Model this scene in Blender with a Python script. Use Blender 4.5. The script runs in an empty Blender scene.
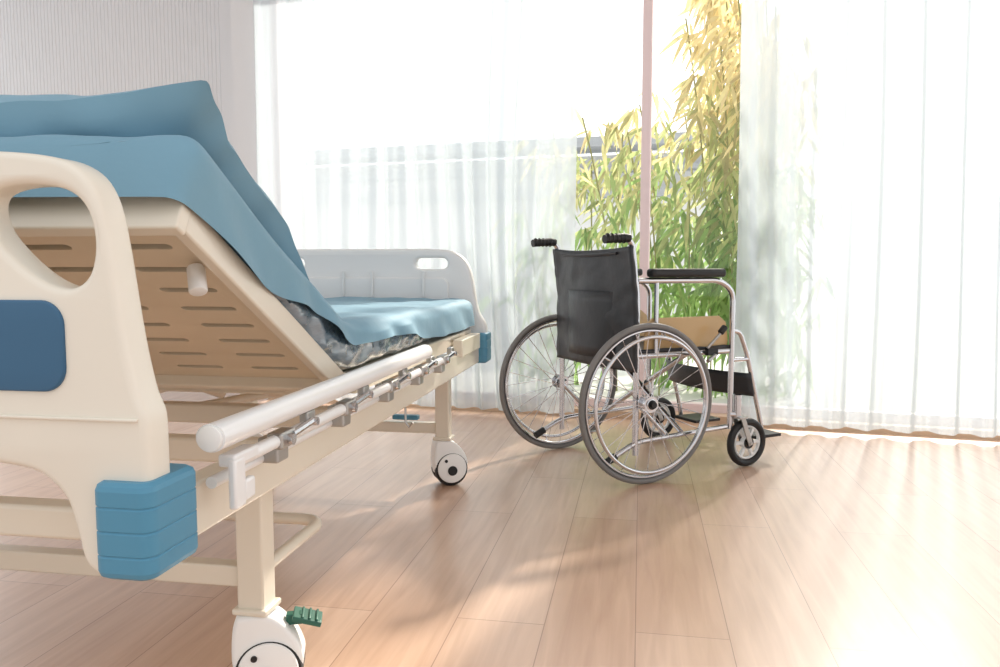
import bpy, math, random, bmesh
from mathutils import Vector, Matrix, noise
random.seed(7)
S = bpy.context.scene
pi = math.pi

# ------------------------------------------------------------------ materials
def lin(c):
    r = []
    for v in c:
        v = v/255.0
        r.append(v/12.92 if v <= 0.04045 else ((v+0.055)/1.055)**2.4)
    return (r[0], r[1], r[2], 1)

def mat(name, col, rough=0.5, metal=0.0, var=0.06, nscale=6.0, bump=0.0, bscale=40.0, coat=0.0, sheen=0.0, spec=0.5, stretch=None):
    m = bpy.data.materials.new(name); m.use_nodes = True
    nt = m.node_tree; b = nt.nodes['Principled BSDF']
    b.inputs['Roughness'].default_value = rough
    b.inputs['Metallic'].default_value = metal
    b.inputs['Coat Weight'].default_value = coat
    b.inputs['Coat Roughness'].default_value = 0.15
    b.inputs['Sheen Weight'].default_value = sheen
    b.inputs['Specular IOR Level'].default_value = spec
    tc = nt.nodes.new('ShaderNodeTexCoord')
    n = nt.nodes.new('ShaderNodeTexNoise'); n.inputs['Scale'].default_value = nscale
    n.inputs['Detail'].default_value = 4
    nt.links.new(tc.outputs['Object'], n.inputs['Vector'])
    mx = nt.nodes.new('ShaderNodeMix'); mx.data_type = 'RGBA'
    c = lin(col)
    mx.inputs[6].default_value = tuple(max(0, v*(1-var)) for v in c[:3])+(1,)
    mx.inputs[7].default_value = tuple(min(1, v*(1+var)) for v in c[:3])+(1,)
    nt.links.new(n.outputs['Fac'], mx.inputs[0])
    nt.links.new(mx.outputs[2], b.inputs['Base Color'])
    if bump > 0:
        n2 = nt.nodes.new('ShaderNodeTexNoise'); n2.inputs['Scale'].default_value = bscale
        n2.inputs['Detail'].default_value = 5
        if stretch:
            mp = nt.nodes.new('ShaderNodeMapping'); mp.inputs['Scale'].default_value = stretch
            nt.links.new(tc.outputs['Object'], mp.inputs[0]); nt.links.new(mp.outputs[0], n2.inputs['Vector'])
        else:
            nt.links.new(tc.outputs['Object'], n2.inputs['Vector'])
        bp = nt.nodes.new('ShaderNodeBump'); bp.inputs['Strength'].default_value = bump
        bp.inputs['Distance'].default_value = 0.01
        nt.links.new(n2.outputs['Fac'], bp.inputs['Height'])
        nt.links.new(bp.outputs['Normal'], b.inputs['Normal'])
    return m

M_cream = mat('cream_abs_plastic', (233, 226, 212), 0.32, coat=0.25, var=0.03)
M_frame = mat('cream_painted_steel', (230, 221, 204), 0.3, coat=0.3, var=0.04)
M_panel = mat('beige_deck_panel', (220, 206, 183), 0.45, var=0.04)
M_grey = mat('grey_plastic_and_backlit_board', (228, 230, 230), 0.4, var=0.03)  # plain grey on chair casters; on the footboard, backlit shade painted in
M_blueins = mat('blue_insert', (52, 98, 132), 0.45, var=0.05)
M_bumper = mat('blue_bumper', (80, 142, 172), 0.45, var=0.06)
M_alu = mat('white_aluminium', (240, 240, 240), 0.28, metal=0.1, var=0.03)
M_chrome = mat('chrome', (205, 205, 208), 0.16, metal=1.0, var=0.04)
M_steel = mat('brushed_steel', (175, 173, 170), 0.3, metal=0.9, var=0.08)
M_white = mat('white_plastic', (242, 242, 240), 0.35, var=0.02)
M_black = mat('black_rubber', (22, 22, 24), 0.5, var=0.15)
M_tyre = mat('grey_tyre', (124, 122, 120), 0.6, var=0.1)
M_vinyl = mat('black_vinyl', (44, 46, 50), 0.42, var=0.15, bump=0.25, bscale=18)
M_tan_glare = mat('tan_glare_panel', (196, 164, 116), 0.3, var=0.12)  # warm sun glare on a black vinyl panel, painted as tan
M_green = mat('green_pedal', (45, 100, 85), 0.4, var=0.08)
M_sheet = mat('blue_sheet', (116, 158, 179), 0.7, var=0.08, nscale=5, bump=0.6, bscale=7, sheen=0.1)
M_pillow = mat('blue_pillow_fabric', (120, 162, 183), 0.7, var=0.08, nscale=4, bump=0.6, bscale=6, sheen=0.1)
M_plastic = mat('plastic_wrapped_mattress', (104, 124, 138), 0.05, var=0.3, nscale=9, bump=1.0, bscale=11, coat=1.0, spec=1.0, stretch=(1, .7, 3))
M_wall = mat('white_wall', (235, 238, 241), 0.7, var=0.015)
M_track = mat('tan_track', (215, 186, 158), 0.4, var=0.05)
M_winframe = mat('white_frame_flare_tint', (248, 228, 230), 0.4, var=0.02)  # white frame with the pink of lens flare mixed into its colour
M_bldg = mat('neighbour_wall', (232, 234, 236), 0.8, var=0.04, nscale=1.5)
M_bldg2 = mat('neighbour_ledge', (175, 180, 186), 0.8, var=0.04)
M_ground = mat('pale_paving', (215, 215, 212), 0.9, var=0.08)
M_culm = mat('bamboo_culm', (150, 150, 95), 0.5, var=0.15)

def leaf_mat():
    m = bpy.data.materials.new('bamboo_leaf'); m.use_nodes = True
    nt = m.node_tree; nt.nodes.clear()
    o = nt.nodes.new('ShaderNodeOutputMaterial')
    d = nt.nodes.new('ShaderNodeBsdfDiffuse'); t = nt.nodes.new('ShaderNodeBsdfTranslucent')
    mx = nt.nodes.new('ShaderNodeMixShader'); mx.inputs[0].default_value = 0.6
    at = nt.nodes.new('ShaderNodeAttribute'); at.attribute_name = 'leafcol'
    nt.links.new(at.outputs['Color'], d.inputs[0]); nt.links.new(at.outputs['Color'], t.inputs[0])
    nt.links.new(d.outputs[0], mx.inputs[1]); nt.links.new(t.outputs[0], mx.inputs[2])
    nt.links.new(mx.outputs[0], o.inputs[0]); return m
M_leaf = leaf_mat()

def curtain_mat():
    m = bpy.data.materials.new('sheer_curtain'); m.use_nodes = True
    nt = m.node_tree; nt.nodes.clear()
    o = nt.nodes.new('ShaderNodeOutputMaterial')
    d = nt.nodes.new('ShaderNodeBsdfDiffuse'); t = nt.nodes.new('ShaderNodeBsdfTranslucent')
    tr = nt.nodes.new('ShaderNodeBsdfTransparent')
    d.inputs[0].default_value = (.78, .84, .88, 1); t.inputs[0].default_value = (.525, .585, .63, 1)
    a = nt.nodes.new('ShaderNodeMixShader'); a.inputs[0].default_value = 0.62
    b = nt.nodes.new('ShaderNodeMixShader')
    # weave gets denser seen at grazing angles (real fabric)
    lw = nt.nodes.new('ShaderNodeLayerWeight'); lw.inputs[0].default_value = 0.4
    mr = nt.nodes.new('ShaderNodeMapRange')
    mr.inputs[1].default_value = 0; mr.inputs[2].default_value = 0.8
    mr.inputs[3].default_value = 0.76; mr.inputs[4].default_value = 1.0
    nt.links.new(lw.outputs['Facing'], mr.inputs[0])
    nt.links.new(mr.outputs[0], b.inputs[0])
    nt.links.new(d.outputs[0], a.inputs[1]); nt.links.new(t.outputs[0], a.inputs[2])
    nt.links.new(tr.outputs[0], b.inputs[1]); nt.links.new(a.outputs[0], b.inputs[2])
    nt.links.new(b.outputs[0], o.inputs[0]); return m
M_curtain = curtain_mat()

def glass_mat():
    m = bpy.data.materials.new('window_glass'); m.use_nodes = True
    nt = m.node_tree; nt.nodes.clear()
    o = nt.nodes.new('ShaderNodeOutputMaterial')
    g = nt.nodes.new('ShaderNodeBsdfGlossy'); g.inputs['Roughness'].default_value = 0.02
    tr = nt.nodes.new('ShaderNodeBsdfTransparent')
    a = nt.nodes.new('ShaderNodeMixShader'); a.inputs[0].default_value = 0.05
    nt.links.new(tr.outputs[0], a.inputs[1]); nt.links.new(g.outputs[0], a.inputs[2])
    nt.links.new(a.outputs[0], o.inputs[0]); return m
M_glass = glass_mat()

def floor_mat(rot):
    m = bpy.data.materials.new('laminate_planks'); m.use_nodes = True
    nt = m.node_tree; b = nt.nodes['Principled BSDF']
    tc = nt.nodes.new('ShaderNodeTexCoord')
    mp = nt.nodes.new('ShaderNodeMapping'); mp.inputs['Rotation'].default_value = (0, 0, rot)
    nt.links.new(tc.outputs['Object'], mp.inputs[0])
    br = nt.nodes.new('ShaderNodeTexBrick')
    br.inputs['Scale'].default_value = 1.0
    br.inputs['Brick Width'].default_value = 1.25; br.inputs['Row Height'].default_value = 0.205
    br.inputs['Mortar Size'].default_value = 0.0013; br.inputs['Mortar Smooth'].default_value = 0.3
    br.offset = 0.37; br.offset_frequency = 2
    br.inputs['Color1'].default_value = lin((209, 173, 147)); br.inputs['Color2'].default_value = lin((219, 187, 163))
    br.inputs['Mortar'].default_value = lin((168, 133, 112))
    nt.links.new(mp.outputs[0], br.inputs[0])
    mp2 = nt.nodes.new('ShaderNodeMapping'); mp2.inputs['Scale'].default_value = (1.2, 16, 1)
    nt.links.new(mp.outputs[0], mp2.inputs[0])
    n = nt.nodes.new('ShaderNodeTexNoise'); n.inputs['Scale'].default_value = 2.2; n.inputs['Detail'].default_value = 8
    n.inputs['Distortion'].default_value = 0.6
    nt.links.new(mp2.outputs[0], n.inputs[0])
    cr = nt.nodes.new('ShaderNodeValToRGB')
    cr.color_ramp.elements[0].position = 0.3; cr.color_ramp.elements[0].color = (0.86, 0.80, 0.76, 1)
    cr.color_ramp.elements[1].position = 0.7; cr.color_ramp.elements[1].color = (1.05, 1.04, 1.03, 1)
    nt.links.new(n.outputs['Fac'], cr.inputs[0])
    mx = nt.nodes.new('ShaderNodeMix'); mx.data_type = 'RGBA'; mx.blend_type = 'MULTIPLY'; mx.inputs[0].default_value = 1
    nt.links.new(br.outputs['Color'], mx.inputs[6]); nt.links.new(cr.outputs[0], mx.inputs[7])
    nt.links.new(mx.outputs[2], b.inputs['Base Color'])
    b.inputs['Roughness'].default_value = 0.36
    b.inputs['Coat Weight'].default_value = 1.0; b.inputs['Coat Roughness'].default_value = 0.27
    bp = nt.nodes.new('ShaderNodeBump'); bp.inputs['Strength'].default_value = 0.15; bp.inputs['Distance'].default_value = 0.002
    nt.links.new(br.outputs['Fac'], bp.inputs['Height']); bp.invert = True
    nt.links.new(bp.outputs['Normal'], b.inputs['Normal'])
    return m

# ------------------------------------------------------------------ builders
def finish(name, verts, faces, m, parent=None, smooth=True, fn=None, auto=40):
    if fn: verts = [fn(Vector(v)) for v in verts]
    me = bpy.data.meshes.new(name)
    me.from_pydata([tuple(v) for v in verts], [], faces)
    me.update()
    bm = bmesh.new(); bm.from_mesh(me)
    bmesh.ops.recalc_face_normals(bm, faces=bm.faces)
    bm.to_mesh(me); bm.free()
    ob = bpy.data.objects.new(name, me)
    S.collection.objects.link(ob)
    if m: me.materials.append(m)
    if smooth:
        for p in me.polygons: p.use_smooth = True
        if auto:
            me.set_sharp_from_angle(angle=math.radians(auto))
    if parent: ob.parent = parent
    return ob

def bevel(ob, w, seg=3):
    md = ob.modifiers.new('bevel', 'BEVEL'); md.width = w; md.segments = seg; md.limit_method = 'ANGLE'
    return ob

def rounded(pts, r, seg=5, closed=False):
    pts = [Vector(p) for p in pts]; n = len(pts)
    if r <= 0: return pts
    out = []
    for i, p in enumerate(pts):
        if not closed and (i == 0 or i == n-1): out.append(p); continue
        a = pts[i-1]; b = pts[(i+1) % n]
        da = (a-p); db = (b-p)
        rr = min(r, da.length*0.48, db.length*0.48)
        A = p+da.normalized()*rr; B = p+db.normalized()*rr
        for k in range(seg+1):
            t = k/seg
            out.append(A*(1-t)**2+p*2*t*(1-t)+B*t*t)
    return out

class MB:
    def __init__(s): s.v = []; s.f = []
    def tube(s, pts, r, closed=False, n=10, corner=0.0, ry=None):
        pts = rounded(pts, corner, closed=closed) if corner else [Vector(p) for p in pts]
        N = len(pts); base = len(s.v)
        up = Vector((0, 0, 1)); prev = None
        for i, p in enumerate(pts):
            if closed: t = (pts[(i+1) % N]-pts[i-1]).normalized()
            elif i == 0: t = (pts[1]-p).normalized()
            elif i == N-1: t = (p-pts[i-1]).normalized()
            else: t = (pts[i+1]-pts[i-1]).normalized()
            if prev is None:
                a = up if abs(t.dot(up)) < 0.95 else Vector((1, 0, 0))
                x = t.cross(a).normalized()
            else:
                x = (prev-t*prev.dot(t)).normalized()
            prev = x; y = t.cross(x)
            for k in range(n):
                an = 2*pi*k/n
                s.v.append(p+x*math.cos(an)*r+y*math.sin(an)*(ry or r))
        for i in range(N if closed else N-1):
            j = (i+1) % N
            for k in range(n):
                l = (k+1) % n
                s.f.append((base+i*n+k, base+i*n+l, base+j*n+l, base+j*n+k))
        if not closed:
            s.f.append(tuple(base+k for k in range(n))); s.f.append(tuple(base+(N-1)*n+k for k in range(n)))
        return s
    def box(s, c, d, rot=None):
        b = len(s.v); c = Vector(c)
        for x in (-.5, .5):
            for y in (-.5, .5):
                for z in (-.5, .5):
                    v = Vector((x*d[0], y*d[1], z*d[2]))
                    if rot: v = rot @ v
                    s.v.append(c+v)
        for q in ((0, 1, 3, 2), (4, 6, 7, 5), (0, 4, 5, 1), (2, 3, 7, 6), (0, 2, 6, 4), (1, 5, 7, 3)):
            s.f.append(tuple(b+i for i in q))
        return s
    def disc(s, c, axis, r, h, n=32, bev=0.0):
        c = Vector(c); ax = Vector(axis).normalized()
        a = Vector((0, 0, 1)) if abs(ax.z) < .9 else Vector((1, 0, 0))
        x = ax.cross(a).normalized(); y = ax.cross(x)
        prof = [(r-bev, -h/2), (r-bev*.3, -h/2+bev*.3), (r, -h/2+bev), (r, h/2-bev), (r-bev*.3, h/2-bev*.3), (r-bev, h/2)] if bev else [(r, -h/2), (r, h/2)]
        b = len(s.v)
        for (rr, hh) in prof:
            for k in range(n):
                an = 2*pi*k/n
                s.v.append(c+ax*hh+x*math.cos(an)*rr+y*math.sin(an)*rr)
        for i in range(len(prof)-1):
            for k in range(n):
                l = (k+1) % n
                s.f.append((b+i*n+k, b+i*n+l, b+(i+1)*n+l, b+(i+1)*n+k))
        s.f.append(tuple(b+k for k in range(n))); s.f.append(tuple(b+(len(prof)-1)*n+k for k in range(n)))
        return s
    def ring(s, c, axis, R, r, n=64, m=10, rx=None):
        c = Vector(c); ax = Vector(axis).normalized()
        a = Vector((0, 0, 1)) if abs(ax.z) < .9 else Vector((1, 0, 0))
        x = ax.cross(a).normalized(); y = ax.cross(x)
        b = len(s.v); rx = rx or r
        for i in range(n):
            an = 2*pi*i/n; d = x*math.cos(an)+y*math.sin(an)
            for k in range(m):
                bn = 2*pi*k/m
                s.v.append(c+d*(R+r*math.cos(bn))+ax*rx*math.sin(bn))
        for i in range(n):
            j = (i+1) % n
            for k in range(m):
                l = (k+1) % m
                s.f.append((b+i*m+k, b+i*m+l, b+j*m+l, b+j*m+k))
        return s
    def make(s, name, m, parent=None, bev=0, **kw):
        ob = finish(name, s.v, s.f, m, parent, **kw)
        if bev: bevel(ob, bev)
        return ob

def smooth_loop(pts, sub=6):
    n = len(pts); out = []
    for i in range(n):
        p0, p1, p2, p3 = [Vector((*pts[(i+k) % n], 0)) for k in (-1, 0, 1, 2)]
        for k in range(sub):
            t = k/sub
            v = 0.5*((2*p1)+(-p0+p2)*t+(2*p0-5*p1+4*p2-p3)*t*t+(-p0+3*p1-3*p2+p3)*t**3)
            out.append((v.x, v.y))
    return out
def smooth_open(pts, sub=4):
    P = [Vector((*p, 0)) for p in pts]; out = []
    for i in range(len(P)-1):
        p1, p2 = P[i], P[i+1]; p0 = P[i-1] if i else p1*2-p2; p3 = P[i+2] if i+2 < len(P) else p2*2-p1
        for k in range(sub):
            t = k/sub
            v = 0.5*((2*p1)+(-p0+p2)*t+(2*p0-5*p1+4*p2-p3)*t*t+(-p0+3*p1-3*p2+p3)*t**3)
            out.append((v.x, v.y))
    out.append(tuple(pts[-1])); return out

def plate(name, loops, thick, bev, m, parent, fn):
    cu = bpy.data.curves.new(name, 'CURVE'); cu.dimensions = '2D'; cu.fill_mode = 'BOTH'
    cu.extrude = thick/2-bev; cu.bevel_depth = bev; cu.bevel_resolution = 3; cu.offset = -bev
    for lp in loops:
        sp = cu.splines.new('POLY'); sp.points.add(len(lp)-1)
        for i, p in enumerate(lp): sp.points[i].co = (p[0], p[1], 0, 1)
        sp.use_cyclic_u = True
    ob = bpy.data.objects.new(name+'_tmp', cu); S.collection.objects.link(ob)
    bpy.context.view_layer.update()
    dg = bpy.context.evaluated_depsgraph_get()
    me = bpy.data.meshes.new_from_object(ob.evaluated_get(dg))
    vs = [v.co.copy() for v in me.vertices]; fs = [tuple(p.vertices) for p in me.polygons]
    bpy.data.objects.remove(ob)
    me2 = bpy.data.meshes.new(name); me2.from_pydata([tuple(fn(v)) for v in vs], [], fs)
    bm = bmesh.new(); bm.from_mesh(me2)
    bmesh.ops.remove_doubles(bm, verts=bm.verts, dist=1e-5)
    bmesh.ops.recalc_face_normals(bm, faces=bm.faces)
    bm.to_mesh(me2); bm.free()
    o = bpy.data.objects.new(name, me2); S.collection.objects.link(o)
    me2.materials.append(m)
    for p in me2.polygons: p.use_smooth = True
    me2.set_sharp_from_angle(angle=math.radians(35))
    o.parent = parent
    return o

def rrect(x0, y0, x1, y1, r, seg=5):
    out = []
    for (cx, cy, a0) in ((x1-r, y1-r, 0), (x0+r, y1-r, pi/2), (x0+r, y0+r, pi), (x1-r, y0+r, 1.5*pi)):
        for k in range(seg+1):
            a = a0+pi/2*k/seg
            out.append((cx+r*math.cos(a), cy+r*math.sin(a)))
    return out

def empty(name, loc=(0, 0, 0), rz=0):
    e = bpy.data.objects.new(name, None); e.empty_display_size = 0.1
    S.collection.objects.link(e); e.location = loc; e.rotation_euler = (0, 0, rz)
    return e

# ------------------------------------------------------------------ room
WA = math.radians(-17)
W0 = Vector((1.385, 3.947, 0)); We = Vector((math.cos(WA), math.sin(WA), 0)); Wn = Vector((-math.sin(WA), math.cos(WA), 0))
def wl(w, n, z): return W0+We*w+Wn*n+Vector((0, 0, z))
RW = Matrix.Rotation(WA, 3, 'Z')
def wbox(name, w0, w1, n0, n1, z0, z1, m, parent=None, bev=0):
    mb = MB(); mb.box(wl((w0+w1)/2, (n0+n1)/2, (z0+z1)/2), (w1-w0, n1-n0, z1-z0), RW)
    return mb.make(name, m, parent, smooth=False, bev=bev)

BA = math.radians(-9.5)
fl = finish('floor', [wl(-6, -7, 0), wl(5, -7, 0), wl(5, .55, 0), wl(-6, .55, 0)], [(0, 1, 2, 3)], floor_mat(math.radians(90+10.2)), smooth=False)
ceil = wbox('ceiling', -6, 5, -3.4, .6, 2.85, 2.95, M_wall)
wbox('wall_left', -3.14, -2.96, -.02, .5, 0, 2.85, M_wall)
z0, z1 = 0, 2.85
w = -6.0; pts = []
while w < -3.6:
    pts.append((w, .5)); pts.append((w+.022, .5)); pts.append((w+.025, .504)); pts.append((w+.029, .504)); w += .032
pts += [(-3.6, .5), (-3.14, .5)]
v = []; f = []
for (a, b) in pts: v.append(wl(a, b, 0)); v.append(wl(a, b, z1))
for k in range(len(pts)-1): f.append((2*k, 2*k+2, 2*k+3, 2*k+1))
finish('wall_back', v, f, M_wall, smooth=False)
wbox('baseboard_back', -6, -3.14, .48, .499, 0, .08, M_wall)
wbox('wall_lintel', -2.96, 5, .08, .3, 2.62, 2.85, M_wall)
wbox('trim_1', -2.96, 5, .0, .22, 0.0, .04, M_track)
win = empty('window_1')
mb = MB()
for wc in (-2.93, -.665, 1.6, 3.9):
    mb.box(wl(wc, .13, 1.33), (.05, .05, 2.58), RW)
mb.box(wl(.48, .13, 2.59), (6.9, .06, .06), RW); mb.box(wl(.48, .13, .06), (6.9, .06, .05), RW)
mb.make('frame', M_winframe, win, smooth=False, bev=.004)
finish('glass', [wl(-2.93, .14, .08), wl(3.9, .14, .08), wl(3.9, .14, 2.57), wl(-2.93, .14, 2.57)], [(0, 1, 2, 3)], M_glass, win, smooth=False)

def curtain(name, w0, w1, seed):
    nw = int((w1-w0)/.006); nz = 40; v = []; f = []
    ph = seed*3.1
    for j in range(nz+1):
        z = .034+2.79*j/nz; g = .7+.3*(1-j/nz)
        for i in range(nw+1):
            w = w0+(w1-w0)*i/nw
            ww = w+.02*math.sin(z*1.7+w*5)
            q = noise.noise(Vector((ww*2.1+ph, z*.15, 0)))
            a = .040*math.sin(ww*2*pi/.16+4*q+ph)*(.8+.8*noise.noise(Vector((ww*1.3, 5+ph, z*.1))))
            a += .012*math.sin(ww*2*pi/.057+6*q)*(.5+noise.noise(Vector((ww*1.9, 8, ph))))+.035*noise.noise(Vector((ww*1.2, z*.4, ph)))
            v.append(wl(w+.012*math.sin(z*2+w*3)*(1-j/nz), -.10+a*g, z))
    for j in range(nz):
        for i in range(nw):
            p = j*(nw+1)+i
            f.append((p, p+1, p+nw+2, p+nw+1))
    return finish(name, v, f, M_curtain, auto=0)
curtain('curtain', -2.95, -1.0, 1)
curtain('curtain.001', -.19, 3.6, 2)

# ------------------------------------------------------------------ outdoors
finish('ground', [wl(-9, .56, -.05), wl(9, .56, -.05), wl(9, 12, -.05), wl(-9, 12, -.05)], [(0, 1, 2, 3)], M_ground, smooth=False)
nb = empty('neighbour_house')
MB().box(wl(-4.2, 6.0, 1.1), (7.6, .2, 2.3), RW).make('wall', M_bldg, nb, smooth=False)
MB().box(wl(-4.2, 5.8, 1.75), (7.6, .25, .09), RW).box(wl(-4.2, 5.8, 2.05), (7.6, .25, .06), RW).box(wl(-4.2, 5.7, 2.35), (7.8, .6, .12), RW).make('ledges', M_bldg2, nb, smooth=False)

# bamboo: leaves and culms share one empty placed and turned with the garden strip
bam = empty('bamboo', tuple(wl(0, 0, 0)), WA)
RI = RW.inverted()
def loc(v): return RI @ (Vector(v)-W0)
mb = MB(); leaves = []; lcol = []; lf = []
def leaf(p, d, L, wd, nrm, col):
    d = d.normalized(); s = d.cross(nrm).normalized()
    b = len(leaves); tmp = []
    for (t, k) in [(0, .06), (.2, .8), (.45, 1), (.75, .6), (1, 0.02)]:
        c = p+d*(L*t)+Vector((0, 0, -1))*(L*.25*t*t)
        tmp.append(loc(c-s*wd*k/2)); tmp.append(loc(c+s*wd*k/2))
    if min(q.y for q in tmp) < .45: return
    leaves.extend(tmp)
    for i in range(4): lf.append((b+2*i, b+2*i+1, b+2*i+3, b+2*i+2)); lcol.append(col)
for c in range(28):
    w = random.uniform(-1.5, .12); n = random.uniform(1.1, 2.2)
    if c > 19: w = random.uniform(-.45, .15)
    H = random.uniform(2.1, 2.95) if w > -.4 else random.uniform(1.3, 2.2)
    lean = Vector((random.uniform(-.3, .05), random.uniform(-.15, .1), 0))
    pts = []
    for k in range(9):
        t = k/8
        pts.append(wl(w, n, -.05+H*t)+lean*t*t*H*.5)
    mb.tube([loc(p) for p in pts], .006, n=6)
    for k in range(int(H*17)):
        t = random.uniform(.1, 1); base = pts[int(t*7.99)].lerp(pts[int(t*7.99)+1], random.random())
        an = random.uniform(0, 2*pi); out = Vector((math.cos(an), math.sin(an), random.uniform(-.1, .7)))
        tip = base+out*random.uniform(.1, .35)
        for q in range(random.randint(3, 5)):
            pp = base.lerp(tip, random.uniform(.4, 1))
            d = Vector((random.uniform(-1, .45), random.uniform(-.7, .4), random.uniform(-1.3, -.1)))
            yel = min(1, max(0, (pp.z-.95)/1.2+random.uniform(-.4, .4)))
            g = Vector((.29, .44, .16)).lerp(Vector((.78, .66, .38)), yel)*random.uniform(.7, 1.35)
            leaf(pp, d, random.uniform(.12, .23), random.uniform(.018, .034), Vector((random.uniform(-.6, .6), -1, random.uniform(-.4, .4))), g)
mb.make('culms', M_culm, bam)
me = bpy.data.meshes.new('leaves'); me.from_pydata([tuple(v) for v in leaves], [], lf)
ca = me.color_attributes.new('leafcol', 'FLOAT_COLOR', 'CORNER')
for p in me.polygons:
    c = lcol[p.index]
    for li in p.loop_indices: ca.data[li].color = (min(.95, c.x), min(.95, c.y), c.z, 1)
me.materials.append(M_leaf)
lo = bpy.data.objects.new('leaves', me); S.collection.objects.link(lo); lo.parent = bam

# ------------------------------------------------------------------ hospital bed
bed = empty('hospital_bed', (-.458, 1.422, 0), BA)
XC = -.39
def mir(pts): return [(2*XC-x, z) for (x, z) in reversed(pts)]
up = smooth_open([(-.20, .957), (-.15, .956), (-.06, .952), (.0, .946), (.036, .936), (.060, .917), (.075, .886), (.084, .84), (.091, .79), (.098, .74), (.105, .70), (.113, .665), (.122, .643)])
lo_ = smooth_open([(.124, .635), (.125, .60), (.125, .455)], 3)+smooth_open([(.115, .44), (.07, .437), (.045, .444), (.032, .462), (.026, .49), (.014, .53), (-.006, .553), (-.034, .567), (-.09, .574)], 3)
rt = up+lo_
outer = rt+mir(rt)
hole = smooth_loop([(-.078, .900), (-.03, .912), (.026, .906), (.055, .884), (.065, .843), (.056, .805), (.030, .789), (-.010, .800), (-.052, .832), (-.080, .868)])
fnh = lambda v: Vector((v.x, -.475-v.z, v.y))
plate('headboard', [outer, hole, mir(hole)], .052, .010, M_cream, bed, fnh)
ins = rrect(2*XC-.024, .665, .024, .775, .030, 8)
plate('headboard_insert', [ins], .008, .003, M_blueins, bed, lambda v: Vector((v.x, -.502-v.z, v.y)))
MB().box((XC, -.5025, .6335), (1.01, .006, .004)).make('headboard_step', M_cream, bed, bev=.0015)
rt = smooth_open([(-.16, .889), (-.12, .889), (-.04, .885), (.0, .875), (.036, .853), (.060, .815), (.075, .76), (.086, .69), (.098, .64), (.122, .60)])+[(.128, .58), (.128, .455), (.115, .44), (.03, .44), (.01, .50), (-.03, .53)]
slot = rrect(-.158, .809, -.027, .853, .021)
fnf = lambda v: Vector((v.x, 1.70-v.z, v.y))
plate('footboard', [rt+mir(rt), slot, mir(slot)], .05, .012, M_grey, bed, fnf)
inn = rrect(2*XC+.02, .60, -.02, .775, .03)
plate('footboard_inner_panel', [inn], .02, .006, M_grey, bed, lambda v: Vector((v.x, 1.672-v.z, v.y)))
mb = MB()
for x in (-.66, -.45, -.33, -.12): mb.tube([(x, 1.658, .70), (x, 1.658, .80)], .006)
mb.make('footboard_ribs', M_grey, bed)
for nm, sx in (('a', 1), ('b', -1)):
    for e, yc in (('head', -.462), ('foot', 1.70)):
        x = .096 if sx > 0 else 2*XC-.096
        prof = [(.442, .008), (.446, .002), (.452, 0)]
        for k in range(1, 4):
            g = .442+.0295*k
            prof += [(g-.002, 0), (g-.0006, .0012), (g+.0006, .0012), (g+.002, 0)]
        prof += [(.550, 0), (.556, .002), (.560, .008)]
        v = []; f = []; n = None
        for (zz, ins_) in prof:
            lp = rrect(x-.038+ins_, yc-.056+ins_, x+.041-ins_, yc+.056-ins_, .018-ins_*.5, 7); n = len(lp)
            v += [(a, b, zz) for a, b in lp]
        for i in range(len(prof)-1):
            for k in range(n): f.append((i*n+k, i*n+(k+1) % n, (i+1)*n+(k+1) % n, (i+1)*n+k))
        f.append(tuple(range(n))); f.append(tuple((len(prof)-1)*n+k for k in range(n)))
        finish('bumper_%s_%s' % (e, nm), v, f, M_bumper, bed, auto=18)
mb = MB()
for x in (.085, 2*XC-.085): mb.box((x, .6, .482), (.04, 2.16, .075))
for y in (-.40, .02, .36, 1.0, 1.47): mb.box((XC, y, .472), (.92, .04, .045))
mb.make('main_frame', M_frame, bed, bev=.006)
mb = MB()
for x in (.06, 2*XC-.06): mb.box((x, 1.0, .553), (.03, 1.3, .05))
mb.box((.1, 1.45, .535), (.035, .32, .06))
mb.box((XC, .33, .553), (.86, .04, .05)); mb.box((XC, 1.63, .553), (.86, .03, .05)); mb.box((XC, .98, .572), (.88, 1.3, .012))
mb.make('deck_frame', M_frame, bed, bev=.004)
mb = MB()
for x in (0, 2*XC):
    for y in (0, 1.488):
        mb.box((x, y, .32), (.052, .052, .28)); mb.box((x, y, .178), (.068, .068, .012))
mb.box((XC, 0, .24), (.73, .035, .04)); mb.box((XC, 1.488, .215), (.73, .035, .04))
mb.make('legs', M_frame, bed, bev=.004)
mb = MB()
mb.tube([(0, .02, .24), (0, .32, .24), (2*XC, .32, .24), (2*XC, .02, .24)], .013, corner=.05)
mb.tube([(-.556, .586, .42), (-.343, 1.187, .42)], .014); mb.tube([(-.2, .02, .45), (-.2, 1.47, .44)], .012)
mb.tube([(-.75, .3, .44), (-.75, 1.47, .44)], .014)
mb.make('stretchers', M_frame, bed)
MB().box((-.14, 1.47, .255), (.10, .03, .018)).make('foot_pedal', M_bumper, bed, bev=.005)
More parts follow.
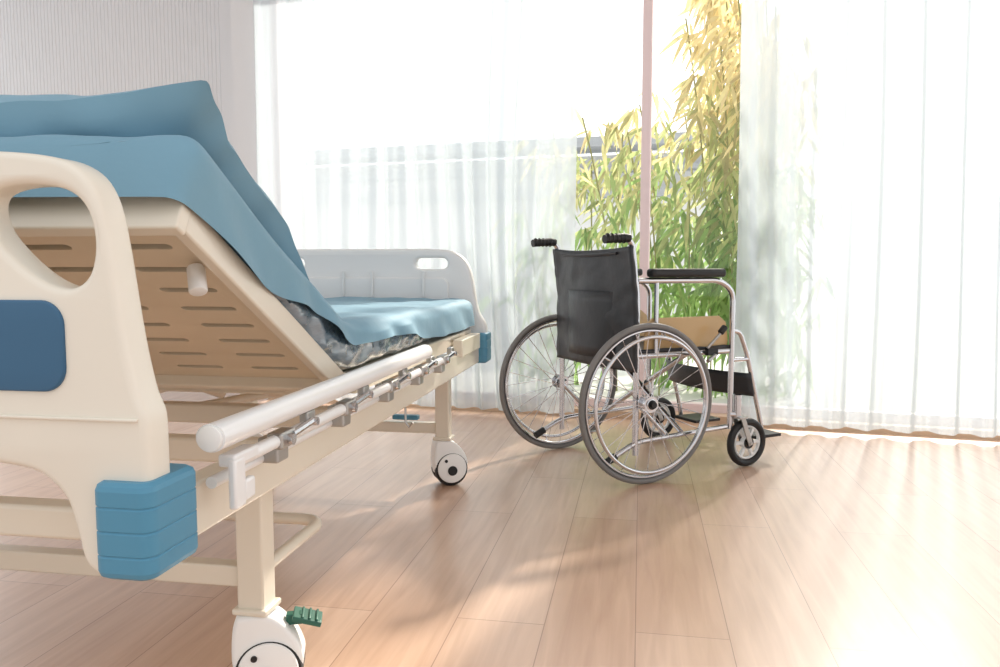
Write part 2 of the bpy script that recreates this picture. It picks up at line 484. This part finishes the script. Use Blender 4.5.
for (x, y, r) in ((0, 0, .35), (0, 1.488, .5), (2*XC, 0, 0), (2*XC, 1.488, .8)):
    Rm = Matrix.Rotation(r, 3, 'Z'); c = Vector((x, y, 0))
    def T(v, Rm=Rm, c=c): return Rm @ v+c
    off = .022
    mb = MB()
    for s in (-1, 1): mb.disc((off, s*.024, .0625), (0, 1, 0), .0625, .030, bev=.008, n=40)
    mb.make('caster_tyre', M_black, bed, fn=T)
    mb = MB()
    for s in (-1, 1): mb.disc((off, s*.041, .068), (0, 1, 0), .055, .010, bev=.004, n=40)
    mb.make('caster_cover', M_white, bed, fn=T)
    hood = smooth_open([(-.038, .05), (-.044, .09), (-.042, .14), (-.034, .168), (-.015, .172), (.012, .172), (.034, .165), (.056, .145), (.074, .12), (.085, .09), (.084, .07)], 3)+[(.06, .05), (.022, .045)]
    plate('caster_hood', [hood], .070, .009, M_white, bed, lambda v, T=T: T(Vector((v.x, v.z, v.y))))
    mb = MB()
    for s in (-1, 1): mb.disc((off, s*.047, .060), (0, 1, 0), .018, .005, n=24); mb.disc((off-.024, s*.046, .098), (0, 1, 0), .006, .006, n=12)
    mb.make('caster_hub', M_black, bed, fn=T)
    if y == 0:
        mb = MB(); mb.box((.092, 0, .150), (.055, .05, .010), Matrix.Rotation(.3, 3, 'Y'))
        for k in range(3): mb.box((.084+.013*k, 0, .158-.0035*k), (.005, .048, .006), Matrix.Rotation(.3, 3, 'Y'))
        mb.box((.068, 0, .150), (.03, .02, .02))
        mb.make('caster_brake', M_green, bed, bev=.002, fn=T)
for sx, tag in ((1, 'right'), (-1, 'left')):
    X = lambda x: x if sx > 0 else 2*XC-x
    mb = MB(); mb.tube([(X(.150), -.403, .592), (X(.150), .67, .592)], .021, n=24, ry=.019)
    mb.make('rail_top_%s' % tag, M_alu, bed)
    MB().disc((X(.150), -.405, .592), (0, 1, 0), .0175, .006, n=24, bev=.002).disc((X(.150), .672, .592), (0, 1, 0), .0175, .006, n=24, bev=.002).make('rail_caps_%s' % tag, M_white, bed)
    mb = MB()
    mb.tube([(X(.152), -.34, .548), (X(.152), .90, .548)], .0105, n=12)
    mb.tube([(X(.124), -.36, .520), (X(.124), 1.0, .520)], .0085, n=12)
    mb.make('rail_lower_%s' % tag, M_alu, bed)
    mb = MB(); m2 = MB()
    for y in (-.20, .08, .36, .62, .86):
        mb.box((X(.138), y, .532), (.034, .040, .040)); mb.box((X(.152), y, .548), (.026, .052, .026))
        mb.box((X(.152), y+.10, .560), (.016, .034, .030))
        m2.disc((X(.168), y, .548), (1, 0, 0), .009, .010, n=16); m2.disc((X(.160), y+.10, .556), (1, 0, 0), .007, .022, n=16)
        m2.tube([(X(.163), y+.015, .552), (X(.163), y+.095, .558)], .006, n=8)
    mb.make('rail_clamps_%s' % tag, M_steel, bed, bev=.004, smooth=False)
    m2.make('rail_links_%s' % tag, M_chrome, bed)
    MB().box((X(.158), -.352, .520), (.012, .030, .070)).box((X(.15), -.330, .552), (.026, .07, .018)).box((X(.158), -.325, .505), (.012, .03, .03)).make('rail_end_bracket_%s' % tag, M_alu, bed, bev=.004)
    MB().tube([(X(.11), .62, .45), (X(.11), .62, .41), (X(.12), .62, .398), (X(.13), .62, .41)], .003, n=6).make('hook_%s' % tag, M_steel, bed)

sl = math.radians(28.7); cs, sn = math.cos(sl), math.sin(sl)
def B(v):
    return Vector((v.x, .27-cs*v.y+sn*v.z, .572+sn*v.y+cs*v.z))
loops = [rrect(-.85, 0.0, .07, .67, .01)]
for k in range(8):
    s = .075+k*.072
    for j in range(5):
        xc = -.05-.17*j
        loops.append(rrect(xc-.052, s-.008, xc+.052, s+.008, .0075, 3))
plate('backrest_panel', loops, .012, .001, M_panel, bed, B)
mb = MB()
for x in (.068, -.848): mb.box((x, .335, -.010), (.022, .70, .046))
mb.box((XC, .675, -.010), (.94, .024, .058)); mb.box((XC, .008, -.012), (.90, .02, .036))
mb.make('backrest_frame', M_frame, bed, fn=B, bev=.004)
MB().disc((.025, .53, -.036), (0.35, 0, -1), .014, .046, n=20, bev=.003).make('backrest_stop', M_white, bed, fn=B)
mb = MB(); mb.tube([(-.3, .75, .45), (-.3, .15, .66)], .014); mb.tube([(-.48, .75, .45), (-.48, .15, .66)], .014)
mb.make('backrest_lift', M_frame, bed)

path = []
L1 = .675; fil = .10
for k in range(30):
    s = L1-(L1-fil)*k/29
    path.append((.27-cs*s+sn*.008, .572+sn*s+cs*.008, sn, cs))
for k in range(1, 8):
    t = k/8
    A = (.27-cs*fil, .58+sn*fil); C = (.27+fil, .58)
    y = A[0]*(1-t)**2+.27*2*t*(1-t)+C[0]*t*t; z = A[1]*(1-t)**2+.58*2*t*(1-t)+C[1]*t*t
    an = sl*(1-t); path.append((y, z, math.sin(an), math.cos(an)))
for k in range(44):
    y = .27+fil+(1.62-.27-fil)*k/43
    path.append((y, .58, 0, 1))
XL, XR = -.85, .07
def loft(name, P, prof_fn, m, parent, closed, cap=True):
    v = []; f = []; n = None
    for i, (y, z, ny, nz, ins_) in enumerate(P):
        pr = prof_fn(y, ins_)
        n = len(pr)
        for (x, h) in pr: v.append((x, y+ny*h, z+nz*h))
    for i in range(len(P)-1):
        for k in range(n if closed else n-1):
            l = (k+1) % n
            f.append((i*n+k, i*n+l, (i+1)*n+l, (i+1)*n+k))
    if cap:
        f.append(tuple(range(n))); f.append(tuple((len(P)-1)*n+k for k in range(n)))
    return finish(name, v, f, m, parent, auto=60)
def dens(lp, d=.012):
    out = []
    for i in range(len(lp)):
        a = Vector((*lp[i], 0)); b = Vector((*lp[(i+1) % len(lp)], 0)); k = max(1, int((b-a).length/d)) if abs(a.x-b.x) < .02 else 1
        for j in range(k): c = a.lerp(b, j/k); out.append((c.x, c.y))
    return out
def mprof(y, ins_):
    out = []
    for (x, h) in dens(rrect(XL, .002, XR+.004, .098, .03, 4)):
        wx = .009*noise.noise(Vector((y*16-h*20, h*55, x*3)))+.004*noise.noise(Vector((y*40, h*80, 2)))
        out.append((x+(wx if x > XC else -wx), h))
    return out
Pm = []
for p, q in zip(path[:-1], path[1:]):
    Pm.append((*p, 0)); Pm.append(tuple((a+b)/2 for a, b in zip(p, q))+(0,))
Pm.append((*path[-1], 0))
loft('mattress', Pm, mprof, M_plastic, bed, True)
def sprof(y, ins_):
    out = []
    # the side drape rides up near the hinge so the wrapped mattress shows below it
    g = 1/(1+math.exp(-(y-.0)/.05))*(1/(1+math.exp((y-.85)/.10)))
    hem = -.012+.072*g+.022*(1/(1+math.exp(-(y-.8)*10)))+.010*noise.noise(Vector((y*6, 3, 0)))
    th = (.104 if y < .1 else .112)+.006*noise.noise(Vector((y*4, 0, 0)))
    if .1-.15 < y < .1+.15: th = .104+.008*(y+.05)/.3+.006*noise.noise(Vector((y*4, 0, 0)))
    side = [hem+(th-.03-hem)*k/8 for k in range(9)]
    for h in side:
        k = 1-(h-hem)/(th-hem)
        dg = y*.9+h*1.4
        fold = .009*math.sin(dg*26+3*noise.noise(Vector((y*3, 1, 0))))+.006*noise.noise(Vector((dg*14, h*8, 5)))
        out.append((XR+.016+.004*k+fold*(.25+.75*k)*(.5+.5*g), h))
    for a in range(1, 5):
        an = pi/2*a/5
        out.append((XR+.016-.034*(1-math.cos(an)), th-.03+.03*math.sin(an)))
    for k in range(37):
        x = XR-.018-(XR-XL-.045)*k/36
        dr = .014*noise.noise(Vector((x*4, y*4, 2)))+.009*noise.noise(Vector((x*13-y*6, y*13, 7)))
        out.append((x, th+dr))
    for a in range(1, 5):
        an = pi/2*a/5
        out.append((XL-.006+.03*(1-math.sin(an)), th-.03+.03*math.cos(an)))
    for k in range(6):
        out.append((XL-.012, (th-.03)*(1-k/5)+.002*k/5))
    if ins_: out = [(XC+(x-XC)*(1-ins_/.47), -.012+(h+.012)*(1-ins_/.12)) for x, h in out]
    return out
Ps = []
p0 = path[0]; p1 = path[-1]; r = .03
for j in range(5):
    a = pi/2*j/5
    e = r*math.cos(a)+.006; Ps.append((p0[0]-cs*e, p0[1]+sn*e, p0[2], p0[3], r*(1-math.sin(a))))
for p in path: Ps.append((*p, 0))
for j in range(1, 6):
    a = pi/2*j/5
    Ps.append((p1[0]+.02*math.sin(a), p1[1], 0, 1, .02*(1-math.cos(a))))
sh = loft('bed_sheet', Ps, sprof, M_sheet, bed, False)
sd = sh.modifiers.new('sub', 'SUBSURF'); sd.levels = 1; sd.render_levels = 1

def pillow(name, x0, x1, s0, s1, th, base, m):
    v = []; f = []; N = 40; K = 28
    for side in (1, -1):
        for i in range(N+1):
            for j in range(K+1):
                u = -1+2*i/N; w = -1+2*j/K
                prof = (max(0, 1-abs(u)**3.2)*max(0, 1-abs(w)**2.6))**.55
                pinch = 1-.06*(1-abs(w)**2)*abs(u)**2
                pinch2 = 1-.05*(1-abs(u)**2)*abs(w)**2
                x = (x0+x1)/2+(x1-x0)/2*u*pinch; s = (s0+s1)/2+(s1-s0)/2*w*pinch2
                wr = .014*noise.noise(Vector((u*4, w*3, side)))+.010*noise.noise(Vector((u*10+w*5, w*6, side*3)))
                n = th/2*prof*side+wr*prof
                edge = max(abs(u), abs(w))
                n += (.012*noise.noise(Vector((u*5, w*5, 9))))*(edge**4)
                if w > 0: n += .04*(max(0, abs(u)+w-1.5))
                else: n -= .14*max(0, -w-.35)**1.3   # lower edge settles on the mattress
                v.append((x, s, base+n))
    st = (N+1)*(K+1)
    for sd in (0, 1):
        for i in range(N):
            for j in range(K):
                p = sd*st+i*(K+1)+j; q = (p, p+1, p+K+2, p+K+1)
                f.append(q if sd else q[::-1])
    ob = finish(name, v, f, m, bed, fn=B, auto=0)
    sb = ob.modifiers.new('s', 'SUBSURF'); sb.levels = 1; sb.render_levels = 1
    return ob
pillow('pillow', -.80, .084, .24, .715, .15, .172, M_pillow)

# ------------------------------------------------------------------ wheelchair
wc = empty('wheelchair', (.413, 3.184, 0), math.radians(26.3))
for sy, tag in ((1, 'left'), (-1, 'right')):
    y = .322*sy
    mb = MB(); mb.ring((0, y, .305), (0, 1, 0), .294, .011, n=96, m=12, rx=.012); mb.make('wheel_tyre_%s' % tag, M_tyre, wc)
    mb = MB(); mb.ring((0, y, .305), (0, 1, 0), .277, .007, n=96, m=10, rx=.011)
    mb.ring((0, y+sy*.032, .305), (0, 1, 0), .254, .0075, n=96, m=10)
    for k in range(6):
        a = 2*pi*k/6+.3
        mb.tube([(.277*math.cos(a), y, .305+.277*math.sin(a)), (.254*math.cos(a), y+sy*.032, .305+.254*math.sin(a))], .004, n=6)
    mb.disc((0, y, .305), (0, 1, 0), .022, .05, n=20, bev=.004); mb.disc((0, y+.02*sy, .305), (0, 1, 0), .031, .004, n=20); mb.disc((0, y-.02*sy, .305), (0, 1, 0), .031, .004, n=20)
    mb.make('wheel_rim_%s' % tag, M_chrome, wc)
    mb = MB()
    for k in range(28):
        a = 2*pi*k/28; b = a+(.55 if k % 2 else -.55); o = .02*(1 if (k//2) % 2 else -1)
        mb.tube([(.028*math.cos(b), y+o, .305+.028*math.sin(b)), (.272*math.cos(a), y, .305+.272*math.sin(a))], .0016, n=5)
    mb.make('wheel_spokes_%s' % tag, M_chrome, wc)
    MB().disc((0, y+sy*.03, .305), (0, 1, 0), .012, .02, n=16).disc((0, y, .305), (0, 1, 0), .018, .056, n=16).make('wheel_hub_%s' % tag, M_black, wc)
    fy = .272*sy
    mb = MB()
    mb.tube([(-.02, fy, .10), (-.02, fy, .70), (-.045, fy, .90), (-.07, fy, .925), (-.13, fy, .922)], .0115, n=12, corner=.03)
    mb.tube([(-.15, fy, .085), (-.02, fy, .15), (.43, fy, .17)], .0105, n=12, corner=.05)
    mb.tube([(-.02, fy, .48), (.43, fy, .48)], .0115, n=12)
    mb.tube([(-.02, fy, .765), (.38, fy, .765), (.45, fy, .72), (.45, fy, .16)], .0115, n=12, corner=.07)
    mb.tube([(.07, fy, .48), (.07, fy, .765)], .009, n=10)
    mb.tube([(-.02, fy, .305), (.12, fy, .17)], .009, n=10)
    mb.tube([(0, fy, .305), (0, .33*sy, .305)], .010, n=10)
    mb.tube([(.45, fy, .22), (.47, .285*sy, .22)], .014, n=10); mb.tube([(.475, .288*sy, .205), (.475, .288*sy, .30)], .016, n=12)
    hy = .262*sy
    mb.tube([(.45, hy, .56), (.50, hy, .555), (.545, hy, .46), (.63, hy, .16), (.64, hy, .10)], .010, n=12, corner=.05)
    mb.tube([(.45, hy, .44), (.55, hy, .44)], .009, n=10)
    mb.make('side_frame_%s' % tag, M_chrome, wc)
    mb = MB(); mb.tube([(-.06, fy, .922), (-.085, fy, .926), (-.17, fy, .918)], .0165, n=14)
    for k in range(5): mb.ring((-.085-.018*k, fy, .922), (1, 0, 0), .016, .003, n=16, m=6)
    mb.tube([(-.155, fy, .083), (-.11, fy, .105)], .0145, n=12)
    mb.make('grip_%s' % tag, M_black, wc)
    MB().box((.215, fy, .794), (.36, .05, .034)).make('armrest_pad_%s' % tag, M_black, wc, bev=.012)
    pl = [(.02, .485), (.43, .485), (.437, .52), (.425, .595), (.39, .622), (.06, .622), (.03, .60)]
    plate('skirt_guard_%s' % tag, [pl], .006, .001, M_tan_glare, wc, lambda v, fy=fy, sy=sy: Vector((v.x, fy-.012*sy+v.z, v.y)))
    cx, cy = .525, .290*sy; cr = .1
    mb = MB(); mb.ring((cx, cy, cr), (0, 1, 0), cr-.015, .015, n=48, m=12, rx=.016); mb.disc((cx, cy, cr), (0, 1, 0), .024, .034, n=20)
    mb.make('caster_tyre_%s' % tag, M_black, wc)
    mb = MB(); mb.ring((cx, cy, cr), (0, 1, 0), .066, .005, n=40, m=8, rx=.009)
    for k in range(6):
        a = 2*pi*k/6
        mb.box((cx+.044*math.cos(a), cy, cr+.044*math.sin(a)), (.045, .014, .011), Matrix.Rotation(-a, 3, 'Y'))
    mb.ring((cx, cy, cr), (0, 1, 0), .024, .004, n=24, m=8, rx=.012)
    mb.make('caster_wheel_%s' % tag, M_grey, wc)
    mb = MB()
    for o in (-.025, .025): mb.box((cx-.022, cy+o, .15), (.022, .005, .125), Matrix.Rotation(-.38, 3, 'Y'))
    mb.box((.482, cy, .208), (.04, .056, .008)); mb.disc((cx, cy, cr), (0, 1, 0), .007, .062, n=12)
    mb.make('caster_fork_%s' % tag, M_steel, wc, bev=.001)
    mb = MB(); mb.box((.675, hy-.075*sy, .105), (.15, .15, .014)); mb.make('footplate_%s' % tag, M_black, wc, bev=.004)
    mb = MB(); mb.tube([(.30, .30*sy, .50), (.36, .31*sy, .56)], .006); mb.tube([(.34, .30*sy, .47), (.29, .315*sy, .45)], .008); mb.make('brake_%s' % tag, M_steel, wc)
    MB().disc((.365, .312*sy, .57), (.6, 0, .6), .013, .035, n=14, bev=.004).box((.33, .29*sy, .485), (.05, .02, .03)).make('brake_knob_%s' % tag, M_black, wc)
MB().tube([(.2, -.27, .17), (.2, .27, .48)], .0105, n=12).tube([(.225, .27, .17), (.225, -.27, .48)], .0105, n=12).make('cross_brace', M_chrome, wc)
def cloth(name, fnc, nu, nv, m, th):
    v = [fnc(i/nu, j/nv) for i in range(nu+1) for j in range(nv+1)]
    f = [(i*(nv+1)+j, i*(nv+1)+j+1, (i+1)*(nv+1)+j+1, (i+1)*(nv+1)+j) for i in range(nu) for j in range(nv)]
    o = finish(name, v, f, m, wc, auto=0)
    so = o.modifiers.new('solid', 'SOLIDIFY'); so.thickness = th; so.offset = 0
    return o
cloth('calf_strap', lambda a, b: (.575-.06*(1-(2*a-1)**2)-.02*b, -.275+.55*a, .285+.095*b), 24, 4, M_vinyl, .006)
def backf(a, b):
    u = 2*a-1; z = .42+.475*b
    x = -.02 if z < .70 else -.02-.025*(z-.70)/.2
    sag = -.045*(1-u*u)*(.5+.5*math.sin(pi*min(1, b*1.1)))
    cr = .006*noise.noise(Vector((a*5, b*6, 1)))+.004*noise.noise(Vector((a*12+b*5, b*12, 4)))
    return (x+sag-.013*abs(u)**8+cr, u*.288, z-.012*(1-u*u)*b)
cloth('back_sling', backf, 30, 30, M_vinyl, .012)
MB().tube([(-.066, -.2, .868), (-.085, 0, .862), (-.066, .2, .868)], .006, n=8, corner=.1).make('back_seam', M_vinyl, wc)
cloth('back_pocket', lambda a, b: (-.080+.03*(2*a-1)**2-.002, (2*a-1)*.17, .46+.26*b), 14, 6, M_vinyl, .004)
def seatf(a, b):
    u = 2*a-1
    return (.0+.44*b, u*.272, .497-.03*(1-u*u)+.004*noise.noise(Vector((a*6, b*6, 0))))
cloth('seat_sling', seatf, 20, 14, M_vinyl, .014)

# ------------------------------------------------------------------ light: hazy sky, brighter on the sun side
wd = bpy.data.worlds.new('sky'); S.world = wd; wd.use_nodes = True
nt = wd.node_tree; bg = nt.nodes['Background']
tc = nt.nodes.new('ShaderNodeTexCoord'); vm = nt.nodes.new('ShaderNodeVectorMath'); vm.operation = 'DOT_PRODUCT'
vm.inputs[1].default_value = Vector((.45, .85, .28)).normalized()
nt.links.new(tc.outputs['Generated'], vm.inputs[0])
mr = nt.nodes.new('ShaderNodeMapRange'); mr.inputs[1].default_value = -.3; mr.inputs[2].default_value = 1
mr.inputs[3].default_value = 1.02; mr.inputs[4].default_value = 2.2
nt.links.new(vm.outputs['Value'], mr.inputs[0]); nt.links.new(mr.outputs[0], bg.inputs[1])
bg.inputs[0].default_value = (.985, .985, .99, 1)
su = bpy.data.lights.new('sun', 'SUN'); su.energy = 6.2; su.angle = .04; su.color = (1, .92, .80)
so = bpy.data.objects.new('sun', su); S.collection.objects.link(so)
so.rotation_euler = Vector((-.393, -.721, -.574)).to_track_quat('-Z', 'Y').to_euler()

# ------------------------------------------------------------------ camera
cam = bpy.data.cameras.new('camera'); co = bpy.data.objects.new('camera', cam); S.collection.objects.link(co)
cam.sensor_width = 36; cam.lens = 36*.78; cam.clip_start = .05
co.location = (0, 0, .813); co.rotation_euler = (math.radians(90-4.8), 0, 0)
S.camera = co
S.view_settings.view_transform = 'Standard'
